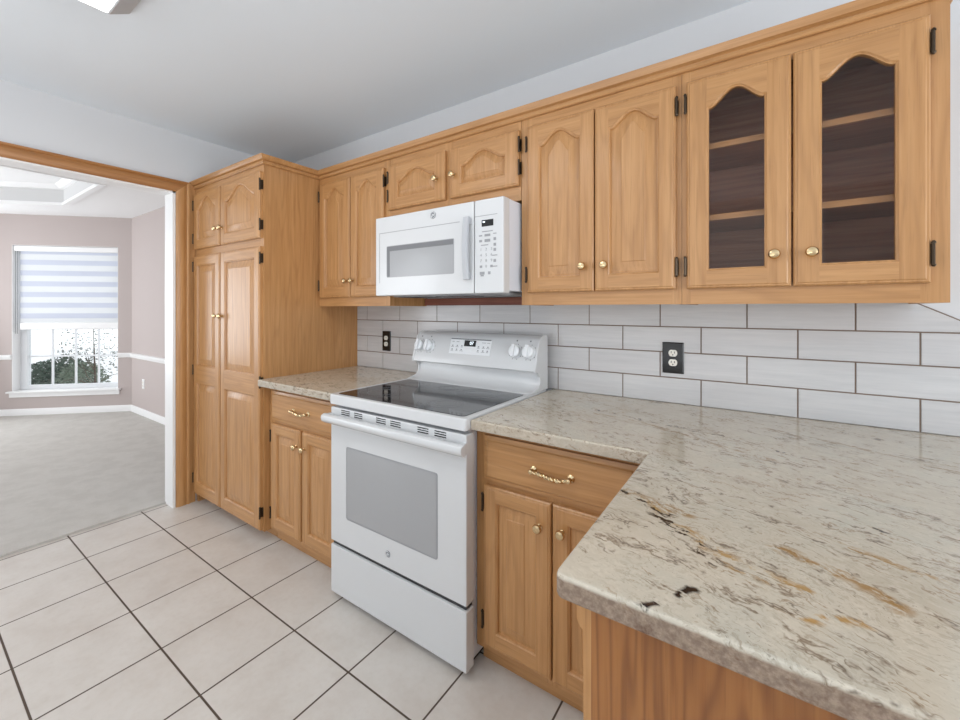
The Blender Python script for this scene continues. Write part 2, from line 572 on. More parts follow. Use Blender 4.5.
TW = .16
m = MB()
m.box((-.06, 0, 0), (W0, -TW, CEIL + .3)); m.box((W1, 0, 0), (BAYL, -TW, CEIL + .3))
m.box((W0, 0, 0), (W1, -TW, WZ0 - .02)); m.box((W0, 0, WZ1), (W1, -TW, CEIL + .3))
bay(struct('wall_bay', m, MAUVE))
xb = BX - BAYL * .7071; yb = BY - BAYL * .7071
m = MB()
m.box((xb, yb, 0), (xb - .15, -1.5, CEIL + .3)); m.box((xb, -1.5, 0), (xb - .15, -3.3, .35)); m.box((xb, -1.5, 2.15), (xb - .15, -3.3, CEIL + .3))
m.box((xb, -3.3, 0), (xb - .15, -4.7, CEIL + .3))
struct('wall_dining_far', m, MAUVE)
m = MB()
m.box((-8.6, -4.55, 0), (-6.5, -4.7, CEIL + .3)); m.box((-4.0, -4.55, 0), (XJ, -4.7, CEIL + .3))
m.box((-6.5, -4.55, 0), (-4.0, -4.7, .4)); m.box((-6.5, -4.55, 2.2), (-4.0, -4.7, CEIL + .3))
struct('wall_dining_left', m, MAUVE)
m = MB(); m.box((XJ - .005, YJ, .0), (XJ, DY, CEIL)); m.box((XJ - .005, -4.6, HZ), (XJ, YJ, CEIL)); m.box((XJ - .005, -4.6, 0), (XJ, YN, HZ))
struct('wall_dining_near', m, MAUVE)
# tray ceiling: flat border at CEIL, recess above
TR = [(-4.97, -.72), (-6.29, -.72), (-7.15, -1.58), (-7.15, -3.0), (-6.29, -3.86), (-4.97, -3.86)]
OUT = [(XJ, .0), (-6.55, .0), (-8.5, -1.95), (-8.5, -2.7), (-6.55, -4.7), (XJ, -4.7)]
DC = CEIL - .012
m = MB()
n = 6
for k in range(n):
    j = (k + 1) % n
    m.poly([(*OUT[k], DC), (*OUT[j], DC), (*TR[j], DC), (*TR[k], DC)])
m.poly([(*p, DC + .2) for p in TR])
struct('ceiling_dining', m, DCEIL)
m = MB()
m.loops([[(*p, DC) for p in TR], [(*p, DC + .2) for p in TR]])
struct('ceiling_tray_riser', m, TRAYGREY)


def inset(pts, d):
    cx = sum(p[0] for p in pts) / len(pts); cy = sum(p[1] for p in pts) / len(pts)
    out = []
    for x, y in pts:
        v = Vector((cx - x, cy - y)); v.normalize(); out.append((x + v.x * d, y + v.y * d))
    return out


m = MB()
m.loops([[(*p, DC - .001) for p in inset(TR, -.045)], [(*p, DC - .022) for p in inset(TR, -.04)], [(*p, DC - .022) for p in inset(TR, .012)],
         [(*p, DC + .01) for p in inset(TR, .012)], [(*p, DC + .01) for p in inset(TR, -.001)]])
struct('trim_3', m, WHITETRIM)
m = MB()
m.loops([[(*p, DC + .15) for p in TR], [(*p, DC + .155) for p in inset(TR, .03)], [(*p, DC + .2) for p in inset(TR, .07)]])
struct('trim_4', m, WHITETRIM)

# chair rails and baseboards
railp = [(0, .69), (.012, .69), (.014, .70), (.03, .725), (.03, .735), (.02, .745), (0, .748)]
m = MB(); m.extrude([(DY - a, b) for a, b in railp], XJ - .005, BX); struct('trim_5', m, WHITETRIM)
m = MB(); m.extrude(railp, -.0, W0 - .005); bay(struct('trim_6', m, WHITETRIM))
m = MB(); m.extrude(railp, W1 + .002, BAYL); bay(struct('trim_7', m, WHITETRIM))
basep = [(0, .012), (.014, .012), (.014, .075), (.008, .09), (0, .09)]
m = MB(); m.extrude([(DY - a, b) for a, b in basep], XJ - .005, BX); struct('baseboard_right', m, WHITETRIM)
m = MB(); m.extrude(basep, 0, BAYL); bay(struct('baseboard_bay', m, WHITETRIM))

# window in the bay wall
win = bpy.data.objects.new('window_1', None); C.objects.link(win); win['kind'] = 'structure'; bay(win)
FY = -.105
m = MB()
m.box((W0, -.16, WZ0), (W0 + .045, FY, WZ1)); m.box((W1 - .075, -.16, WZ0), (W1, FY, WZ1))
m.box((W0 + .045, -.16, WZ0), (W1 - .075, FY, WZ0 + .05)); m.box((W0 + .045, -.16, WZ1 - .05), (W1 - .075, FY, WZ1))
m.box((W0 + .045, -.155, 1.17), (W1 - .075, FY - .005, 1.22))
obj('window_frame', m, VINYL, win, bevel=.003)
g0, g1 = W0 + .045, W1 - .075
m = MB()
for k in range(1, 4):
    x = g0 + (g1 - g0) * k / 4
    m.box((x - .009, -.145, WZ0 + .05), (x + .009, -.128, WZ1 - .05))
for z in (.71, 1.05, 1.5, 1.8):
    m.box((g0, -.144, z - .009), (g1, -.129, z + .009))
obj('muntin_grid', m, VINYL, win)
m = MB(); m.box((g0, -.139, WZ0 + .05), (g1, -.135, WZ1 - .05)); obj('glass_pane', m, PANE, win)
m = MB()
m.box((W0 - .0, -.105, WZ0 - .02), (W1, .0, WZ0)); m.box((W0 - .035, 0, WZ0 - .02), (W1 + .035, .045, WZ0)); m.box((W0 - .02, 0, WZ0 - .075), (W1 + .02, .018, WZ0 - .02))
obj('window_sill', m, WHITETRIM, win, bevel=.004)
m = MB()
m.box((W0, -.105, WZ0), (W0 + .004, 0, WZ1)); m.box((W1 - .004, -.105, WZ0), (W1, 0, WZ1)); m.box((W0, -.105, WZ1 - .004), (W1, 0, WZ1))
obj('jamb_lining', m, WHITETRIM, win)
# roller blind
bl = bay(thing('roller_blind', 'white banded roller blind half lowered in the dining room window', 'blind'))
b0, b1 = W0 + .01, W1 - .055
m = MB(); m.box((b0, -.075, WZ1 - .072), (W1 - .006, -.008, WZ1 - .006)); obj('headrail', m, WHITETRIM, bl, bevel=.008)
m = MB(); m.box((b0 + .005, -.040, 1.10), (b1, -.0385, WZ1 - .072)); obj('blind_fabric', m, BLIND, bl)
m = MB(); m.box((b0 + .005, -.052, 1.048), (b1, -.028, 1.135)); obj('bottom_rail', m, WHITETRIM, bl, bevel=.008)
m = MB()
for sx in (0, .02):
    m.tube([(W1 - .04 + sx, -.02, WZ1 - .07), (W1 - .04 + sx, -.02, 1.0)], .003, 6)
obj('bead_chain', m, GREYPL, bl)

# outside
m = MB(); m.box((-26, -14, -.55), (-8.8, 16, -.45)); struct('ground', m, CONCRETE)


def outward(s, d, z):
    return Vector((BX, BY, 0)) + Vector((-.7071, -.7071, 0)) * s + Vector((-.7071, .7071, 0)) * d + Vector((0, 0, z))


def shrub(name, label, cat, s, d, rx, rz, zc, nleaf, mat, size, seed, stem_h):
    rnd = random.Random(seed)
    base = outward(s, d, -.45)
    t = thing(name, label, cat, base)
    m = MB()
    m.tube([(0, 0, 0), (.02, .01, stem_h * .5), (-.02, 0, stem_h)], [.018, .013, .004], 6)
    for k in range(14):
        a = rnd.uniform(0, 6.28); z0 = rnd.uniform(.15, .7) * stem_h
        m.tube([(0, 0, z0), (math.cos(a) * rx * .5, math.sin(a) * rx * .5, z0 + .2 * rz), (math.cos(a) * rx * .85, math.sin(a) * rx * .85, z0 + rnd.uniform(.1, .6) * rz)], [.006, .004, .002], 5)
    obj('trunk', m, BARK, t)
    m = MB()
    for k in range(nleaf):
        while True:
            p = Vector((rnd.uniform(-1, 1), rnd.uniform(-1, 1), rnd.uniform(-1, 1)))
            if .1 < p.length < 1: break
        p = Vector((p.x * rx, p.y * rx, zc + .45 + p.z * rz))
        u = Vector((rnd.gauss(0, 1), rnd.gauss(0, 1), rnd.gauss(0, .6))).normalized()
        w = u.cross(Vector((rnd.gauss(0, 1), rnd.gauss(0, 1), rnd.gauss(0, 1)))).normalized()
        L = size * rnd.uniform(.6, 1.3)
        m.poly([p - u * L, p + w * L * .4, p + u * L, p - w * L * .4])
    obj('foliage', m, mat, t)
    return t


shrub('garden_shrub', 'dark green shrub seen through the left panes of the dining window', 'shrub', 3.45, 3.7, .62, .46, -.16, 3400, LEAFD, .042, 1, .6)
shrub('garden_shrub', 'dark blue green shrub seen through the middle panes of the dining window', 'shrub', 2.45, 2.5, .50, .50, -.02, 3000, LEAFD, .036, 2, .6)
shrub('garden_shrub', 'lighter green shrub seen low through the right middle panes of the window', 'shrub', 1.62, 1.6, .34, .34, .14, 1500, LEAFG, .03, 3, .5)
shrub('garden_tree', 'sparse small leaved young tree seen through the right panes of the window', 'tree', .96, .85, .38, .60, .75, 1300, LEAFT, .018, 4, 1.5)

# ------------------------------------------------------------------ door builder
T = .02
NA = 28


def outline(x0, x1, z0, z1, A, d):
    """opening outline inset by d: bottom-left, bottom-right, then over the (arched) top from right to left"""
    x0 += d; x1 -= d; z0 += d
    cx = (x0 + x1) / 2; hw = (x1 - x0) / 2
    pts = [(x0, z0), (x1, z0)]
    n = NA if A else 2
    for k in range(n + 1):
        u = 1 - 2 * k / n
        a = A * (.5 + .5 * math.cos(PI * min(1, abs(u) / .94))) ** .78 if A else 0
        pts.append((cx + u * hw, z1 - d + a))
    return pts


def door_mesh(W, H, open_rects, A, sw, glass=False):
    """front plane at y=-T; returns frame MB and list of panel MBs.  open_rects: list of (x0,x1,z0,z1) from bottom to top"""
    fr = MB(); panels = []
    e = .011
    R = lambda d, y: [(d, y, d), (W - d, y, d), (W - d, y, H - d), (d, y, H - d)]
    fr.loops([R(0, 0), R(0, -T + .006), R(.004, -T + .002), R(.008, -T + .002), R(e, -T)], True, 0)
    if not glass: fr.face([fr.vert(p) for p in R(0, 0)], 0)
    x0, x1 = open_rects[0][0], open_rects[0][1]
    y = -T
    fr.poly([(e, y, e), (x0, y, e), (x0, y, H - e), (e, y, H - e)], 0)
    fr.poly([(x1, y, e), (W - e, y, e), (W - e, y, H - e), (x1, y, H - e)], 0)
    zprev = e
    for i, (a, b, z0, z1) in enumerate(open_rects):
        fr.poly([(a, y, zprev), (b, y, zprev), (b, y, z0), (a, y, z0)], 1)
        AA = A if i == len(open_rects) - 1 else 0
        top = outline(a, b, z0, z1, AA, 0)[2:]
        if i == len(open_rects) - 1:
            for p, q in zip(top[:-1], top[1:]):
                fr.poly([(p[0], y, p[1]), (p[0], y, H - e), (q[0], y, H - e), (q[0], y, q[1])], 1)
        zprev = z1
        L = lambda d, yy: [(px, yy, pz) for px, pz in outline(a, b, z0, z1, AA, d)]
        if glass:
            fr.loops([L(0, y), L(.004, y + .004), L(.006, y + .004), L(.006, 0)], True, 0)
        else:
            fr.loops([L(0, y), L(.003, y + .003), L(.006, y + .004), L(.008, y + .010), L(.009, y + .012)], True, 0)
            pm = MB()
            bw = min(.034, (b - a) * .2, (z1 - z0) * .22)
            pm.loops([L(.004, y + .012), L(.012, y + .0115), L(.012 + bw * .5, y + .006), L(.012 + bw, y + .003), L(.014 + bw, y + .0012)], True, 0, False, True)
            panels.append(pm)
    return fr, panels


def knob(parent, x, z, y=-T, r=.0155):
    m = MB()
    m.lathe([(.009, 0), (.009, .002), (.005, .004), (.005, .012), (.0095, .014), (r, .019), (r, .022), (r * .8, .027), (r * .4, .0295), (.001, .030)], (x, y, z), 'y', 18, 0, -1)
    return obj('knob', m, BRASS, parent)


def hinge(parent, x, z, side):
    """side -1: the frame is to the left of the door edge x, +1: to the right"""
    m = MB()
    m.lathe([(.0038, -.028), (.0038, .028)], (x + side * .0035, -T + .001, z), 'z', 10)
    m.lathe([(.0025, -.034), (.005, -.030), (.005, -.027)], (x + side * .004, -T + .001, z), 'z', 10)
    m.lathe([(.005, .027), (.005, .030), (.0025, .034)], (x + side * .004, -T + .001, z), 'z', 10)
    m.box((x + side * .0005, -.003, z - .026), (x + side * .0075, -.0005, z + .026))
    m.box((x - side * .002, -T + .0045, z - .026), (x + side * .003, -.002, z + .026))
    return obj('hinge', m, BRONZE, parent)


def make_door(cab, X0, X1, Z0, Z1, yface, hinge_side, hinges, knob_pos, A=0, mid=None, sw=.052, bw=.058, tw=None, glass=False, panel_label=None):
    """X,Z in world, cab is the Empty at cab.location"""
    W = X1 - X0; H = Z1 - Z0
    tw = tw or sw + A * .75
    if mid:
        rects = [(sw, W - sw, bw, mid[0] - Z0), (sw, W - sw, mid[1] - Z0, H - tw)]
    else:
        rects = [(sw, W - sw, bw, H - tw)]
    fr, panels = door_mesh(W, H, rects, A, sw, glass)
    cl = cab.location
    d = obj('door', fr, [OAKV, OAKH], cab, (X0 - cl.x, yface - cl.y, Z0 - cl.z), angle=25, front=True)
    for pm in panels: obj('raised_panel', pm, OAKV, d, angle=18, front=True)
    if glass:
        g = MB(); a, b, z0, z1 = rects[0]
        pts = outline(a, b, z0, z1, A, .0065)
        g.loops([[(px, -.010, pz) for px, pz in pts], [(px, -.007, pz) for px, pz in pts]], True, 0, True, True)
        obj('glass_pane', g, CABGLASS, d)
    if knob_pos: knob(d, knob_pos[0] - X0, knob_pos[1] - Z0)
    for hz_ in hinges:
        hinge(d, 0 if hinge_side < 0 else W, hz_ - Z0, hinge_side)
    return d


def drawer_pull(parent, x, z, w=.13, y=-T):
    m = MB()
    for s in (-1, 1):
        m.lathe([(.012, 0), (.013, .002), (.010, .005), (.006, .007), (.006, .018), (.009, .021), (.007, .026), (.001, .028)], (x + s * w / 2, y, z), 'y', 14, 0, -1)
    # two strands twisting round a bowed centre line
    for ph in (0, PI):
        pts = []
        for k in range(41):
            u = k / 40
            a = ph + u * 10 * PI
            r = .0036 * math.sin(PI * u) ** .5
            pts.append((x - w / 2 + u * w, y - .020 - .004 * math.sin(PI * u) + r * math.cos(a), z - .005 * math.sin(PI * u) + .003 * math.sin(2 * PI * u) + r * math.sin(a)))
        m.tube(pts, .0050, 7)
    return obj('drawer_pull', m, BRASS, parent)


def drawer(cab, X0, X1, Z0, Z1, yface):
    W = X1 - X0; H = Z1 - Z0
    m = MB()
    R = lambda d, y: [(d, y, d), (W - d, y, d), (W - d, y, H - d), (d, y, H - d)]
    m.loops([R(0, 0), R(0, -T + .008), R(.006, -T + .006), R(.014, -T + .004), R(.018, -T)], True, 0, True, True)
    cl = cab.location
    d = obj('drawer', m, OAKH, cab, (X0 - cl.x, yface - cl.y, Z0 - cl.z), angle=20)
    drawer_pull(d, W / 2, H / 2)
    return d


def local(m, cab):
    """shift a MB given in world coordinates to the cab's frame"""
    l = cab.location
    m.v = [(a - l.x, b - l.y, c - l.z) for a, b, c in m.v]
    return m


def add(name, m, mats, cab, **k):
    return obj(name, local(m, cab), mats, cab, **k)


# ------------------------------------------------------------------ pantry
PX0, PX1 = XW, -2.288
PYF = -.645
pan = thing('pantry_cabinet', 'tall oak pantry cabinet with four doors beside the doorway', 'cabinet', (-2.734, -.32, 0))
ZP = .062
m = MB(); m.box((PX1 - .018, PYF + .018, ZP), (PX1, -.001, 2.14)); add('side_panel', m, OAKV, pan)
m = MB(); m.box((PX0 + .001, PYF + .018, ZP), (PX0 + .019, -.001, 2.14)); m.box((PX0 + .019, PYF + .018, ZP), (PX1 - .018, -.001, ZP + .018))
m.box((PX0 + .019, PYF + .018, 2.122), (PX1 - .018, -.001, 2.14)); m.box((PX0 + .019, -.012, ZP + .018), (PX1 - .018, -.001, 2.122))
add('carcass', m, OAKV, pan)
m = MB()
m.box((PX0 + .001, PYF, ZP), (PX0 + .03, PYF + .018, 2.135)); m.box((PX1 - .03, PYF, ZP), (PX1, PYF + .018, 2.135))
m.box((PX0 + .03, PYF, ZP), (PX1 - .03, PYF + .018, ZP + .03), 1); m.box((PX0 + .03, PYF, 2.05), (PX1 - .03, PYF + .018, 2.135), 1)
m.box((PX0 + .03, PYF, 1.635), (PX1 - .03, PYF + .018, 1.72), 1)
add('face_frame', m, [OAKV, OAKH], pan)
m = MB(); m.box((PX0 + .03, PYF + .075, 0), (PX1 - .005, PYF + .09, ZP)); m.box((PX0 + .001, PYF + .01, 0), (PX0 + .03, PYF + .09, ZP)); m.box((PX1 - .02, PYF + .09, 0), (PX1 - .005, -.001, ZP)); add('toe_kick', m, OAKH, pan)
m = MB(); m.box((PX0 + .0005, -.6795, 0), (PX0 + .012, PYF - .0005, 2.145)); add('scribe_strip', m, OAKV, pan)
dl0, dl1, dr0, dr1 = PX0 + .026, -2.776, -2.766, PX1 - .014
make_door(pan, dl0, dl1, .070, 1.652, PYF, -1, (1.585, .895, .17), (dl1 - .026, 1.258), 0, (.815, .925), .055, .075, .06)
make_door(pan, dr0, dr1, .070, 1.652, PYF, 1, (1.585, .895, .17), (dr0 + .026, 1.258), 0, (.815, .925), .055, .075, .06)
make_door(pan, dl0, dl1, 1.698, 2.068, PYF, -1, (1.995, 1.772), (dl1 - .026, 1.802), .075, None, .055, .06, .105)
make_door(pan, dr0, dr1, 1.698, 2.068, PYF, 1, (1.995, 1.772), (dr0 + .026, 1.802), .075, None, .055, .06, .105)
# crown on the pantry front and side
crp = [(0, 2.107), (.010, 2.107), (.014, 2.111), (.014, 2.121), (.010, 2.124), (.010, 2.127), (.022, 2.131), (.024, 2.136), (.032, 2.146), (.034, 2.153), (0, 2.153)]
UYF = -.30
m = MB()
pl = [[(PX0 + .001, PYF - a, b) for a, b in crp], [(PX1 + a, PYF - a, b) for a, b in crp], [(PX1 + a, UYF - a, b) for a, b in crp]]
m.loops(pl, True, 0, True, True)
add('crown', m, OAKH, pan, angle=30)

# ------------------------------------------------------------------ wall cabinets
UZ0, UZ1 = 1.318, 2.125
DZ0, DZ1 = 1.370, 2.066


def wall_cab(name, label, x0, x1, z0, frame_stiles, dz0, toprail=.06, open_front=False, inside=None, botrail=None):
    t = thing(name, label, 'cabinet', ((x0 + x1) / 2, -.15, z0))
    b = .016
    m = MB()
    yb = UYF + .018
    m.box((x0, yb, z0), (x0 + b, -.001, UZ1)); m.box((x1 - b, yb, z0), (x1, -.001, UZ1))
    m.box((x0 + b, yb, z0 + .004), (x1 - b, -.001, z0 + .022), 1); m.box((x0 + b, yb, UZ1 - b), (x1 - b, -.001, UZ1), 1)
    mats = [OAKV, OAKH]
    add('carcass', m, mats, t)
    m = MB(); m.box((x0 + b, -.010, z0 + .022), (x1 - b, -.001, UZ1 - b)); add('back_panel', m, inside or OAKH, t)
    m = MB()
    for s0, s1 in frame_stiles: m.box((s0, UYF, z0), (s1, UYF + .018, UZ1 + .01))
    for (a0, a1), (c0, c1) in zip(frame_stiles[:-1], frame_stiles[1:]):
        m.box((a1, UYF, z0), (c0, UYF + .018, dz0 + .012), 1)
        m.box((a1, UYF, DZ1 - .012), (c0, UYF + .018, UZ1 + .01), 1)
    add('face_frame', m, [OAKV, OAKH], t)
    return t


HZS = (1.993, 1.445)
w1 = wall_cab('wall_cabinet', 'oak wall cabinet with two narrow arched doors between pantry and microwave', PX1 + .002, -1.655, UZ0, [(PX1 + .002, -2.262), (-1.70, -1.655)], DZ0)
ya = UYF
k = (1.552 - .02) / 1.532
make_door(w1, -2.262, -1.972, DZ0, DZ1, ya, -1, HZS, (-1.998, 1.464), .05)
make_door(w1, -1.966, -1.690, DZ0, DZ1, ya, 1, HZS, (-1.940, 1.464), .05)
MWT = 1.768
w2 = wall_cab('wall_cabinet', 'short oak wall cabinet with two arched doors above the microwave', -1.653, -.852, MWT, [(-1.653, -1.63), (-1.272, -1.222), (-.865, -.852)], 1.829)
make_door(w2, -1.664 + .012, -1.262, 1.829, DZ1, ya, -1, (2.003, 1.905), (-1.312, 1.935), .05, None, .062, .055, .09)
make_door(w2, -1.232, -.858, 1.829, DZ1, ya, 1, (2.003, 1.905), (-1.206, 1.935), .05, None, .062, .055, .09)
w3 = wall_cab('wall_cabinet', 'oak wall cabinet with two solid arched doors right of the microwave', -.850, -.228, UZ0, [(-.850, -.80), (-.26, -.228)], DZ0)
make_door(w3, -.816, -.531, DZ0, DZ1, ya, -1, HZS, (-.571, 1.466), .048)
make_door(w3, -.526, -.245, DZ0, DZ1, ya, 1, HZS, (-.486, 1.466), .048)
w4 = wall_cab('display_cabinet', 'oak wall cabinet with two glass doors at the right end of the row', -.227, .399, UZ0, [(-.227, -.20), (.345, .399)], DZ0, inside=DARKWOOD)
m = MB()
m.box((-.2105, UYF + .019, UZ0 + .0225), (-.2085, -.0105, UZ1 - .017)); m.box((.3755, UYF + .019, UZ0 + .0225), (.3775, -.0105, UZ1 - .017))
m.box((-.2085, UYF + .02, UZ1 - .0185), (.3755, -.0105, UZ1 - .0165)); m.box((-.2085, UYF + .02, UZ0 + .0225), (.3755, -.0105, UZ0 + .0245))
add('lining', m, DARKWOOD, w4)
for z in (1.600, 1.840):
    m = MB(); m.box((-.208, -.262, z), (.375, -.011, z + .019)); m2_ = m
    m.box((-.208, -.272, z), (.375, -.262, z + .019), 1)
    add('shelf', m, [DARKWOOD, OAKH], w4)
make_door(w4, -.211, .0715, DZ0, DZ1, ya, -1, HZS, (.030, 1.467), .05, None, .060, .058, .10, True)
make_door(w4, .0765, .361, DZ0, DZ1, ya, 1, HZS, (.118, 1.467), .05, None, .060, .058, .10, True)
# crown moulding along the row
m = MB()
m.loops([[(PX1 + a + .0005, UYF - a, b) for a, b in crp], [(.399 + a, UYF - a, b) for a, b in crp]], True, 0, True, True)
mr = MB(); mr.loops([[(.399 + a, UYF - a, b) for a, b in crp], [(.399 + a, -.001, b) for a, b in crp]], True, 0, True, True)
add('crown_return', mr, OAKY, w4, angle=30)
tag(obj('crown_moulding', m, OAKH, angle=30), 'long oak crown moulding along the top of the wall cabinets', 'moulding')
# cleat on the wall under the microwave
m = MB(); m.box((-1.652, -.030, 1.322), (-.853, -.001, 1.362))
tag(obj('wood_cleat', m, REDWOOD, bevel=.002), 'reddish brown wood strip on the wall below the microwave', 'strip')

# ------------------------------------------------------------------ backsplash
sp = thing('tile_backsplash', 'pale streaked subway tile backsplash with brown grout on the back wall', 'backsplash', (-.9, 0, .914))
ZT = 1.3335
SX0, SX1 = PX1 + .001, 1.05
DG = [(.405, 1.3175), (.62, 1.195)]
m = MB()


def clip_half(poly, n, c):
    out = []
    for i in range(len(poly)):
        a, b = poly[i], poly[(i + 1) % len(poly)]
        da = a[0] * n[0] + a[1] * n[1] - c; db = b[0] * n[0] + b[1] * n[1] - c
        if da <= 0: out.append(a)
        if (da <= 0) != (db <= 0):
            t = da / (da - db); out.append((a[0] + t * (b[0] - a[0]), a[1] + t * (b[1] - a[1])))
    return out


ROW = .1048; PIT = .3055
m = MB()
dn = Vector((1.313 - 1.265, .496 - .413)).normalized()   # normal of the diagonal cut
dc = dn.x * .413 + dn.y * 1.3135 - .001
g = clip_half([(SX0, .9145), (SX1, .9145), (SX1, ZT), (SX0, ZT)], (dn.x, dn.y), dc + .0035)
m.loops([[(x, -.0066, z) for x, z in g], [(x, -.0005, z) for x, z in g]], True, 0, True, True)
add('grout', m, GROUT, sp)
m = MB()
for r in range(4):
    z0 = .914 + r * ROW + .0022; z1 = .914 + (r + 1) * ROW - .0022
    if r == 0: z0 = .9155
    if r == 3: z1 = ZT
    o = .1045 if r % 2 == 0 else .258
    for kx in range(-9, 6):
        x0 = o + kx * PIT + .0022; x1 = o + (kx + 1) * PIT - .0022
        x0 = max(x0, SX0 + .001); x1 = min(x1, SX1)
        if x1 - x0 < .004: continue
        poly = [(x0, z0), (x1, z0), (x1, z1), (x0, z1)]
        poly = clip_half(poly, (dn.x, dn.y), dc)
        if r == 3: pass
        if len(poly) < 3: continue
        cxx = sum(p[0] for p in poly) / len(poly); czz = sum(p[1] for p in poly) / len(poly)
        ins = [(p[0] + (.0012 if p[0] < cxx else -.0012), p[1] + (.0012 if p[1] < czz else -.0012)) for p in poly]
        m.loops([[(x, -.006, z) for x, z in poly], [(x, -.0078, z) for x, z in poly], [(x, -.009, z) for x, z in ins]], True, 0, False, True)
add('tiles', m, TILE, sp)


# ------------------------------------------------------------------ outlets
def outlet(label, x, z, w, h, y, plate, face, rz=0):
    t = thing('wall_outlet', label, 'outlet', (x, y, z))
    m = MB()
    R = lambda d, yy: [(-w / 2 + d, yy, -h / 2 + d), (w / 2 - d, yy, -h / 2 + d), (w / 2 - d, yy, h / 2 - d), (-w / 2 + d, yy, h / 2 - d)]
    m.loops([R(0, 0), R(0, -.003), R(.004, -.0055), R(.008, -.006)], True, 0, True, True)
    obj('cover_plate', m, plate, t, angle=20)
    for s in (-1, 1):
        mm = MB()
        pts = []
        for kk in range(24):
            a = 2 * PI * kk / 24
            pts.append((.0165 * math.cos(a), s * .0195 + max(-.0135, min(.0135, .0165 * math.sin(a)))))
        mm.loops([[(px, -.0055, pz) for px, pz in pts], [(px, -.0085, pz) for px, pz in pts]], True, 0, True, True)
        r = obj('receptacle', mm, face, t)
        ms = MB()
        ms.box((-.0075, -.0089, s * .0195 - .001), (-.0050, -.0084, s * .0195 + .008)); ms.box((.0050, -.0089, s * .0195 - .001), (.0075, -.0084, s * .0195 + .007))
        ms.lathe([(.0025, 0), (.0025, .0005)], (0, -.0084, s * .0195 - .007), 'y', 10, 0, -1)
        obj('slots', ms, BLACK, r)
    m = MB(); m.lathe([(.003, 0), (.003, .001), (.001, .0015)], (0, -.006, 0), 'y', 10, 0, -1); obj('screw', m, plate if plate is not WHITETRIM else GREYPL, t)
    return t


outlet('black plate outlet on the backsplash right of the stove', -.3025, 1.101, .081, .127, -.009, BLACK, OUTLETW)
outlet('black plate outlet on the backsplash between pantry and stove', -1.996, 1.096, .075, .127, -.009, BLACK, OUTLETW)
outlet('small white outlet low on the dining room right wall', -6.18, .393, .07, .115, DY, WHITETRIM, OUTLETW)

# ------------------------------------------------------------------ base cabinets
BYF = -.612


def base_cab(label, x0, x1, stiles, kick=True):
    t = thing('base_cabinet', label, 'cabinet', ((x0 + x1) / 2, -.3, 0))
    m = MB(); yb = BYF + .018
    m.box((x0, yb, .072), (x0 + .016, -.012, .872)); m.box((x1 - .016, yb, .072), (x1, -.012, .872))
    m.box((x0 + .016, yb, .076), (x1 - .016, -.012, .092)); m.box((x0 + .016, -.02, .092), (x1 - .016, -.012, .874))
    add('carcass', m, OAKV, t)
    m = MB()
    for s0, s1 in stiles: m.box((s0, BYF, .072), (s1, BYF + .018, .872))
    for (a0, a1), (c0, c1) in zip(stiles[:-1], stiles[1:]):
        for z0, z1 in ((.072, .115), (.655, .695), (.835, .872)): m.box((a1, BYF, z0), (c0, BYF + .018, z1), 1)
    add('face_frame', m, [OAKV, OAKH], t)
    m = MB(); m.box((x0 + .002, BYF + .04, 0), (x1 - .002, BYF + .055, .072)); m.box((x0 + .002, BYF + .055, 0), (x0 + .017, -.05, .072)); m.box((x1 - .017, BYF + .055, 0), (x1 - .002, -.05, .072)); add('toe_kick', m, OAKH, t)
    return t


SL, SR = -1.614, -.848       # stove sides
c1 = base_cab('oak base cabinet with drawer and two doors between pantry and stove', PX1 + .002, SL - .004, [(PX1 + .002, -2.235), (-1.985, -1.93), (-1.675, SL - .004)])
drawer(c1, -2.246, -1.664, .690, .850, BYF)
make_door(c1, -2.246, -1.966, .098, .672, BYF, -1, (.60, .175), (-1.994, .587), 0, None, .052, .058)
make_door(c1, -1.950, -1.664, .098, .672, BYF, 1, (.60, .175), (-1.922, .587), 0, None, .052, .058)
c2 = base_cab('oak base cabinet with drawer and two doors right of the stove', SR - .018, -.232, [(SR - .018, -.80), (-.585, -.535), (-.30, -.232)])
drawer(c2, -.826, -.292, .690, .850, BYF)
make_door(c2, -.826, -.564, .098, .672, BYF, -1, (.61, .19), (-.602, .590), 0, None, .052, .058)
make_door(c2, -.558, -.292, .098, .672, BYF, 1, (.60, .175), (-.522, .594), 0, None, .052, .058)

# peninsula cabinet
PXL = -.222; PYE = -1.245; PXR = 1.0
pc = thing('peninsula_cabinet', 'oak peninsula cabinet under the end of the granite counter at lower right', 'cabinet', (.4, -.9, 0))
m = MB()
m.box((PXL + .02, PYE + .002, .08), (PXL + .036, -.66, .874)); m.box((PXR - .016, PYE + .002, .08), (PXR, -.02, .874))
m.box((PXL + .036, -.66, .08), (PXR - .016, -.66 + .016, .874)); m.box((PXL + .036, PYE + .002, .08), (PXR - .016, -.676, .096))
add('carcass', m, OAKV, pc)
m = MB(); m.box((PXL + .012, PYE - .010, .0), (PXR, PYE, .874)); add('end_panel', m, OAKPEN, pc)
m = MB()
st = [(PXL, .874), (PXL, .06), (PXL + .006, .0), (PXL + .020, .0), (PXL + .020, .815), (PXL + .0195, .874)]
m.box((PXL + .0, PYE - .010, .0), (PXL + .012, PYE + .035, .820))
q = []
for kk in range(7):
    a = PI / 2 * kk / 6
    q.append((PXL - .010 + .010 * (1 - math.cos(a)), .820 + .016 - .016 * math.sin(a)))
prof = [(PXL + .012, .820), (PXL + .012, .874), (PXL - .010, .874)] + q
m.loops([[(x, PYE - .010, z) for x, z in prof], [(x, PYE + .035, z) for x, z in prof]], True, 0, True, True)
add('corner_post', m, OAKV, pc)
m = MB(); m.box((PXL, PYE + .036, .08), (PXL + .018, -.66, .874)); add('side_face_frame', m, OAKV, pc)
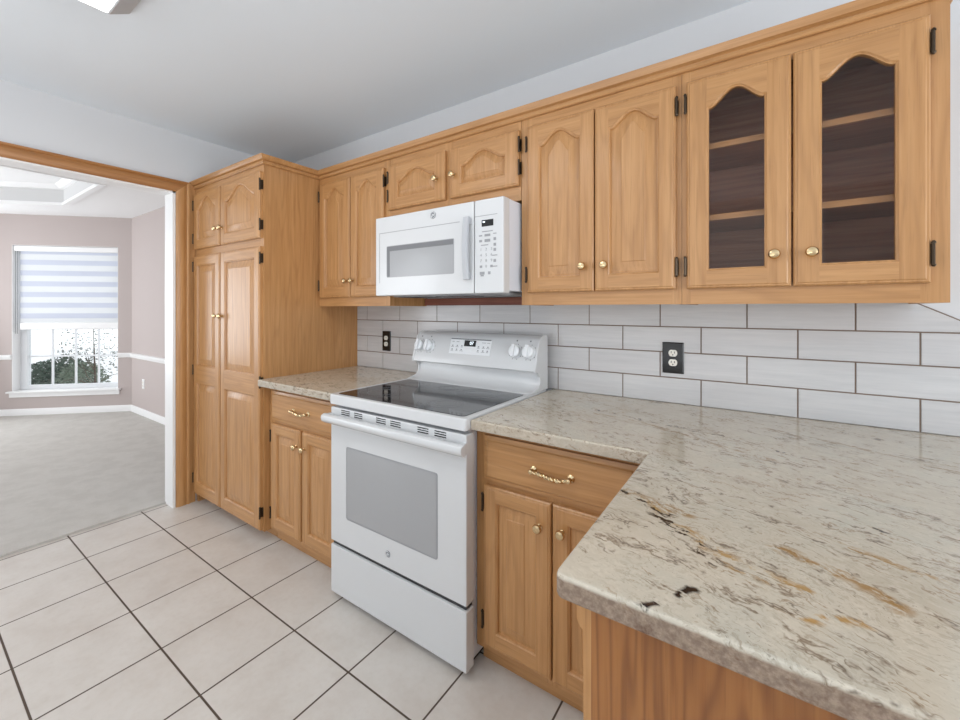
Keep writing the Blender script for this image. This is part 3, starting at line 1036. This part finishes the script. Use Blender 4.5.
m = MB(); m.box((PXL + .06, PYE + .01, 0), (PXL + .075, -.66, .08)); add('toe_kick', m, OAKY, pc)


# ------------------------------------------------------------------ countertops
def rounded(pts, radii, n=6):
    """2D polygon with rounded corners"""
    out = []
    N = len(pts)
    for i in range(N):
        p0, p, p1 = Vector(pts[i - 1]), Vector(pts[i]), Vector(pts[(i + 1) % N])
        r = radii[i]
        if r == 0: out.append(tuple(p)); continue
        d0 = (p0 - p).normalized(); d1 = (p1 - p).normalized()
        a = p + d0 * r; b = p + d1 * r
        for k_ in range(n + 1):
            t = k_ / n
            out.append(tuple((1 - t) ** 2 * a + 2 * t * (1 - t) * p + t * t * b))
    return out


def slab(pts, z0, z1, r=.006):
    m = MB()

    def ins(d):
        o = []
        N = len(pts)
        for i in range(N):
            p0, p, p1 = Vector(pts[i - 1]), Vector(pts[i]), Vector(pts[(i + 1) % N])
            e0 = (p - p0).normalized(); e1 = (p1 - p).normalized()
            n0 = Vector((-e0.y, e0.x)); n1 = Vector((-e1.y, e1.x))
            nn = (n0 + n1); L = nn.length_squared
            o.append(p + nn * (2 * d / L) if L > 1e-6 else p)
        return o
    A = ins(0); B = ins(r * .3); Cc = ins(r)
    L = lambda P, z: [(p.x, p.y, z) for p in P]
    m.loops([L(Cc, z0), L(B, z0 + r * .3), L(A, z0 + r), L(A, z1 - r), L(B, z1 - r * .3), L(Cc, z1)], True, 0, True, True)
    return m


CY = -.680
m = slab([(PX1 + .001, CY), (SL - .003, CY), (SL - .003, -.001), (PX1 + .001, -.001)], .876, .914)
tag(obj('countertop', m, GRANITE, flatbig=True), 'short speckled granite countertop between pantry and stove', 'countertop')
PENX = -.2545; PENY = -1.29
pts = [(SR + .003, CY), (PENX, CY), (PENX, PENY), (PXR + .04, PENY), (PXR + .04, -.001), (SR + .003, -.001)]
m = slab(rounded(pts, [0, .004, .016, .03, 0, 0]), .876, .914, .0065)
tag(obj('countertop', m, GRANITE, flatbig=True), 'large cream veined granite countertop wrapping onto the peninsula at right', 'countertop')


# ------------------------------------------------------------------ text helper
def text_mesh(name, s, size, mat, parent, loc, rot=(PI / 2, 0, 0), shear=0):
    cu = bpy.data.curves.new(name, 'FONT'); cu.body = s; cu.size = size; cu.align_x = 'CENTER'; cu.align_y = 'CENTER'
    cu.extrude = .0003; cu.shear = shear
    tmp = bpy.data.objects.new(name + '_src', cu); C.objects.link(tmp)
    dg = bpy.context.evaluated_depsgraph_get()
    me = bpy.data.meshes.new_from_object(tmp.evaluated_get(dg))
    C.objects.unlink(tmp); bpy.data.objects.remove(tmp)
    me.materials.clear(); me.materials.append(mat)
    o = bpy.data.objects.new(name, me); C.objects.link(o)
    o.parent = parent; o.location = loc; o.rotation_euler = rot
    return o


def emblem(parent, x, y, z, r):
    m = MB(); m.lathe([(r, 0), (r, .0015), (r * .9, .002)], (x, y, z), 'y', 24, 0, -1)
    e = obj('emblem', m, EMBLEM, parent)
    rm = MB()
    ls = []
    for kk in range(25):
        a = 2 * PI * kk / 24
        ls.append((x + r * .84 * math.cos(a), y - .002, z + r * .84 * math.sin(a)))
    rm.tube(ls, r * .06, 6)
    obj('ring', rm, WHITEPL, e)
    text_mesh('monogram', 'ge', r * 1.15, WHITEPL, e, (x, y - .0024, z + r * .08), (PI / 2, 0, 0), .3)
    return e


# ------------------------------------------------------------------ stove
SXC = (SL + SR) / 2
st = thing('electric_range', 'white electric range with black glass cooktop between the base cabinets', 'stove', (SXC, -.35, 0))
FYB = -.655   # body front, door front at -.70
m = MB(); m.box((SL + .004, FYB, .025), (SR - .022, -.03, .872)); add('body', m, SIDEGREY, st, bevel=.003)
for fx in (SL + .06, SR - .06):
    for fy in (-.62, -.10):
        m = MB(); m.lathe([(.02, 0), (.02, .012), (.012, .014), (.012, .026)], (fx, fy, 0), 'z', 12); add('levelling_foot', m, BLACK, st)
m = MB(); m.box((SL + .02, -.60, .012), (SR - .03, -.58, .03)); add('kick_plate', m, DARKGAP, st)


def rnd_rect(x0, x1, z0, z1, r, n=5):
    return rounded([(x0, z0), (x1, z0), (x1, z1), (x0, z1)], [r] * 4, n)


def front_panel(x0, x1, z0, z1, yb, yf, r, e=.006):
    m = MB()
    P = lambda d, y: [(x, y, z) for x, z in rnd_rect(x0 + d, x1 - d, z0 + d, z1 - d, max(.001, r - d))]
    m.loops([P(0, yb), P(0, yf + e), P(e * .3, yf + e * .3), P(e, yf)], True, 0, True, True)
    return m


add('storage_drawer', front_panel(SL + .002, SR - .002, .028, .243, FYB - .001, -.700, .006), WHITEAP, st, flatbig=True)
m = MB(); m.box((SL + .01, -.690, .244), (SR - .01, FYB - .001, .262)); add('drawer_gap', m, DARKGAP, st)
od = add('oven_door', front_panel(SL + .002, SR - .002, .260, .862, FYB - .001, -.700, .006), WHITEAP, st, flatbig=True)
sl_ = st.location
def sub(name, m, mat, par, **kk):
    return obj(name, local(m, st), mat, par, **kk)


wx0, wx1, wz0, wz1 = -1.496, -.986, .388, .694
m = MB(); P = lambda d, y: [(x, y, z) for x, z in rnd_rect(wx0 + d, wx1 - d, wz0 + d, wz1 - d, .012)]
m.loops([P(0, -.6995), P(0, -.7012), P(.004, -.7016)], True, 0, True, True)
sub('oven_window', m, OVENGLASS, od)
m = MB(); m.loops([P(-.006, -.6995), P(-.006, -.7008), P(0, -.7008), P(0, -.6995)], True, 0, False, False)
sub('window_border', m, GREYPL, od)
# vent slots on the door top
for ga, gb in ((-1.544, -1.470), (-1.457, -1.388), (-1.318, -1.246), (-1.235, -1.162), (-1.088, -1.017), (-1.003, -.932)):
    for kz in range(3):
        m = MB(); m.box((ga + .008, -.7008, .8525 - kz * .0085), (gb - .008, -.6995, .8562 - kz * .0085)); sub('vent_slot', m, BLACK, od)
# handle: full width bar with end brackets
m = MB()
hp = [(-.720, .794), (-.736, .798), (-.747, .808), (-.750, .820), (-.746, .832), (-.734, .837), (-.720, .835)]
m.extrude(hp, SL - .002, SR + .010)
for hx in (SL + .0, SR - .018):
    m.box((hx, -.728, .798), (hx + .018, -.6995, .834))
sub('door_handle', m, WHITEAP, od, bevel=.0015)
emb = emblem(od, -1.241 - sl_.x, -.7005 - sl_.y, .318 - sl_.z, .013)
# cooktop
m = slab(rounded([(SL, -.706), (SR, -.706), (SR, -.06), (SL, -.06)], [.012, .012, 0, 0]), .873, .9205, .008)
ct = add('cooktop', m, WHITEAP, st, flatbig=True)
GX0, GX1, GY0, GY1 = SL + .034, SR - .022, -.688, -.235
m = slab(rounded([(GX0, GY0), (GX1, GY0), (GX1, GY1), (GX0, GY1)], [.02] * 4), .9195, .9225, .0012)
gt = sub('glass_top', m, GLASSTOP, ct, flatbig=True)
m = MB()
m2 = MB()
for bx, by, r in ((-1.43, -.34, .078), (-1.43, -.56, .105), (-1.05, -.34, .10), (-1.05, -.565, .075), (-1.24, -.31, .055)):
    for rr in (r, r * .62):
        pts = [(bx + rr * math.cos(2 * PI * kk / 40), by + rr * math.sin(2 * PI * kk / 40), .9226) for kk in range(41)]
        m.tube(pts, .0007, 4)
sub('burner_rings', m, MIDGREY, gt)
# back guard: sweep profile (y,z)
bgp = [(-.050, .9205), (-.050, 1.168), (-.060, 1.176), (-.090, 1.176), (-.115, 1.168), (-.132, 1.150), (-.172, 1.022), (-.172, 1.016), (-.166, 1.012), (-.120, 1.012),
       (-.120, .985), (-.124, .955), (-.140, .934), (-.170, .9245), (-.215, .9215), (-.215, .9205)]
m = MB(); m.extrude(bgp, SL + .010, SR - .010)
for (xa, xb2) in ((SL, SL + .010), (SR - .010, SR)):
    m.extrude([(-.048, .9205), (-.048, 1.170), (-.060, 1.178), (-.094, 1.178), (-.118, 1.170), (-.136, 1.150), (-.176, 1.022), (-.174, 1.012), (-.150, 1.008), (-.128, .985), (-.130, .955), (-.146, .935), (-.215, .9205)], xa, xb2)
bgd = add('back_guard', m, WHITEAP, st, angle=40)
# slanted control face: point on face
P0 = Vector((0, -.132, 1.150)); P1 = Vector((0, -.172, 1.022))
slope = math.atan2(P0.y - P1.y, P0.z - P1.z)   # lean back angle
nrm = Vector((0, -math.cos(slope), math.sin(slope)))


def face_empty(parent, x, t, name_, build, mats):
    """build in a local frame: x right, z up the face, -y outward"""
    m = build
    c = P1.lerp(P0, t)
    o = obj(name_, m, mats, parent, (x - sl_.x, c.y - sl_.y, c.z - sl_.z))
    o.rotation_euler = (-slope, 0, 0)
    return o


for kx in (-1.573, -1.506, -.966, -.894):
    m = MB()
    m.lathe([(.033, 0), (.033, .004), (.029, .006), (.0285, .022), (.025, .026), (.001, .027)], (0, 0, 0), 'y', 28, 0, -1)
    m.box((-.007, -.038, -.029), (.007, -.020, .029))
    kb = face_empty(bgd, kx, .60, 'control_knob', m, WHITEPL)
    mk = MB()
    for a in range(9):
        an = math.radians(-60 + a * 37)
        mk.box((.037 * math.sin(an) - .0018, -.0008, .037 * math.cos(an) - .0018), (.037 * math.sin(an) + .0018, .0002, .037 * math.cos(an) + .0018))
    mk.box((-.003, -.0008, .050), (.003, .0002, .057))
    obj('dial_marks', mk, MIDGREY, kb)
m = MB(); m.box((-.128, -.0022, -.042), (.128, .0005, .034))
cp = face_empty(bgd, -1.237, .68, 'control_panel', m, WHITEPL)
m = MB(); m.box((-.126, -.003, .034), (.124, .0005, .039)); obj('panel_lip', m, MIDGREY, cp)
m = MB(); m.box((-.036, -.0034, .000), (.036, -.002, .031)); dsp = obj('clock_display', m, BLACK, cp)
text_mesh('clock_digits', '07', .024, DIGIT, cp, (.010, -.0038, .0155))
m = MB(); m.lathe([(.013, 0), (.013, .002), (.011, .0025)], (0, -.0022, -.020), 'y', 20, 0, -1); obj('round_button', m, WHITEPL, cp)
m = MB()
rr = random.Random(3)
for bx in (-.110, -.080, -.050, .055, .085, .112):
    for bz in (.022, -.006, -.026):
        if abs(bx) < .06 and bz > 0: continue
        w_ = rr.uniform(.006, .012)
        m.box((bx - w_, -.0026, bz - .0012), (bx + w_, -.0018, bz + .0012))
        if bz < 0: m.box((bx - .004, -.0026, bz + .004), (bx + .004, -.0018, bz + .010))
obj('button_marks', m, GREYPL, cp)

# ------------------------------------------------------------------ microwave
ML, MR = -1.612, -.856
MF = -.44
MZ0, MZ1 = 1.366, 1.758
mw = thing('microwave_oven', 'white over the range microwave mounted under the short wall cabinet', 'microwave', ((ML + MR) / 2, -.2, MZ0))
ml = mw.location


def msub(name, m, mat, par, **kk):
    return obj(name, local(m, mw), mat, par, **kk)


m = MB(); m.box((ML + .004, MF + .045, MZ0 + .012), (MR - .004, -.032, MZ1 - .002)); add('body', m, SIDEGREY, mw, bevel=.002)
m = MB(); m.box((ML + .05, MF + .07, MZ0 - .004), (MR - .05, -.08, MZ0 + .0125)); uv = add('underside_vent', m, GREYPL, mw, bevel=.006)
m = MB(); m.box((-1.30, MF + .10, MZ0 - .006), (-1.08, MF + .19, MZ0 - .0035)); msub('lamp_cover', m, BLACK, uv)
m = MB()
for k_ in range(10):
    m.box((-1.55 + .02 * k_, MF + .10, MZ0 - .0055), (-1.542 + .02 * k_, MF + .22, MZ0 - .0035))
msub('filter_slots', m, DARKGAP, uv)
XS = -1.002   # seam between door and controls


def slabfront(x0, x1, z0, z1, yb, yf, r=.01):
    return front_panel(x0, x1, z0, z1, yb, yf, .008, r)


md = add('door', slabfront(ML, XS - .001, MZ0, MZ1, MF + .045, MF, .008), WHITEAP, mw, flatbig=True)
cpn = add('control_panel', slabfront(XS + .001, MR, MZ0, MZ1, MF + .045, MF, .008), WHITEAP, mw, flatbig=True)
wx0, wx1, wz0, wz1 = -1.530, -1.108, 1.456, 1.610
P = lambda d, y: [(x, y, z) for x, z in rnd_rect(wx0 + d, wx1 - d, wz0 + d, wz1 - d, .008)]
m = MB(); m.loops([P(0, MF + .001), P(0, MF - .0006), P(.003, MF - .0010)], True, 0, True, True); msub('window', m, MWGLASS, md)
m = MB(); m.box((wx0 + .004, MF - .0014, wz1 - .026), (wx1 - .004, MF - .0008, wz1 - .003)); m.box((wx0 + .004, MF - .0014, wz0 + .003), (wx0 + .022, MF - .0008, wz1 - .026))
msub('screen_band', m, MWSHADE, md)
m = MB()
m.box((ML + .03, MF - .0004, 1.676), (XS - .075, MF + .001, 1.679)); m.box((ML + .03, MF - .0004, 1.43), (ML + .0325, MF + .001, 1.676))
msub('door_groove', m, GREYPL, md)
m = MB()
hx = XS - .028
ls = []
for kk in range(17):
    u = kk / 16
    z = 1.425 + u * .265
    yy = MF - .020 - .010 * math.sin(PI * u)
    ls.append([(hx - .015, yy + .010, z), (hx - .015, yy, z), (hx - .010, yy - .005, z), (hx + .010, yy - .005, z), (hx + .015, yy, z), (hx + .015, yy + .010, z)])
m.loops(ls, True, 0, True, True)
m.box((hx - .013, MF - .022, 1.428), (hx + .013, MF + .001, 1.455)); m.box((hx - .013, MF - .022, 1.660), (hx + .013, MF + .001, 1.688))
msub('handle', m, flat('pale_grey_plastic', srgb(182, 184, 188), .4), md, bevel=.0015)
emblem(md, -1.229 - ml.x, MF - ml.y, 1.726 - ml.z, .0165)
m = MB(); m.box((XS + .004, MF - .0004, 1.687), (MR - .03, MF + .001, 1.6895)); msub('panel_groove', m, GREYPL, cpn)
m = MB(); m.box((-.962, MF - .0012, 1.643), (-.905, MF + .001, 1.670)); msub('clock_display', m, BLACK, cpn)
m = MB(); m.box((-.956, MF - .0018, 1.659), (-.946, MF - .001, 1.664)); msub('indicator', m, DIGIT, cpn)
m = MB()
for i in range(3):
    for j in range(4):
        s_ = '123456789 0 '[j * 3 + i]
        if s_ == ' ': continue
        text_mesh('keypad_digit', s_, .0165, GREYPL, cpn, (-.966 + i * .026 - ml.x, MF - .0006 - ml.y, 1.548 - j * .0235 - ml.z))
for x, z, w_, h_ in ((-.934, 1.622, .026, .002), (-.968, 1.606, .008, .003), (-.968, 1.584, .007, .005), (-.934, 1.606, .014, .005), (-.934, 1.584, .014, .006),
                     (-.898, 1.610, .008, .002), (-.898, 1.588, .006, .006), (-.898, 1.565, .006, .006), (-.898, 1.544, .006, .006), (-.898, 1.521, .012, .002),
                     (-.898, 1.499, .006, .006), (-.898, 1.476, .012, .002), (-.948, 1.566, .018, .002), (-.960, 1.450, .012, .006), (-.960, 1.440, .008, .003), (-.925, 1.450, .006, .006),
                     (-.966, 1.4775, .006, .005), (-.914, 1.4775, .006, .005)):
    m.box((x - w_, MF - .0008, z - h_), (x + w_, MF + .0004, z + h_))
msub('button_marks', m, GREYPL, cpn)

# ------------------------------------------------------------------ ceiling light
LX0, LX1, LY0, LY1 = -2.045, -.75, -1.95, -1.30
cl_ = thing('ceiling_light', 'white ceiling light box with sloping grey sides at upper left', 'lamp', ((LX0 + LX1) / 2, (LY0 + LY1) / 2, CEIL))
m = MB()
R = lambda d, z: [(LX0 + d, LY0 + d, z), (LX1 - d, LY0 + d, z), (LX1 - d, LY1 - d, z), (LX0 + d, LY1 - d, z)]
zl = 2.375
m.loops([R(0, CEIL), R(0, CEIL - .006), R(.080, zl), R(.088, zl)], True, 0)
add('housing', m, flat('grey_light_housing', srgb(206, 209, 214), .5), cl_)
m = MB(); m.loops([R(.088, zl + .003), R(.086, zl + .0), R(.096, zl - .006)], True, 0, True, True)
add('diffuser', m, DIFFUSER, cl_)

for o in C.objects:
    if o.parent or 'label' not in o: continue
    g = {'wall_cabinet': 'oak wall cabinets along the back wall', 'base_cabinet': 'oak base cabinets beside the stove', 'wall_outlet': 'wall outlets',
         'countertop': 'granite countertops', 'garden_shrub': 'shrubs outside the dining window'}.get(o.name.split('.')[0])
    if g: o['group'] = g
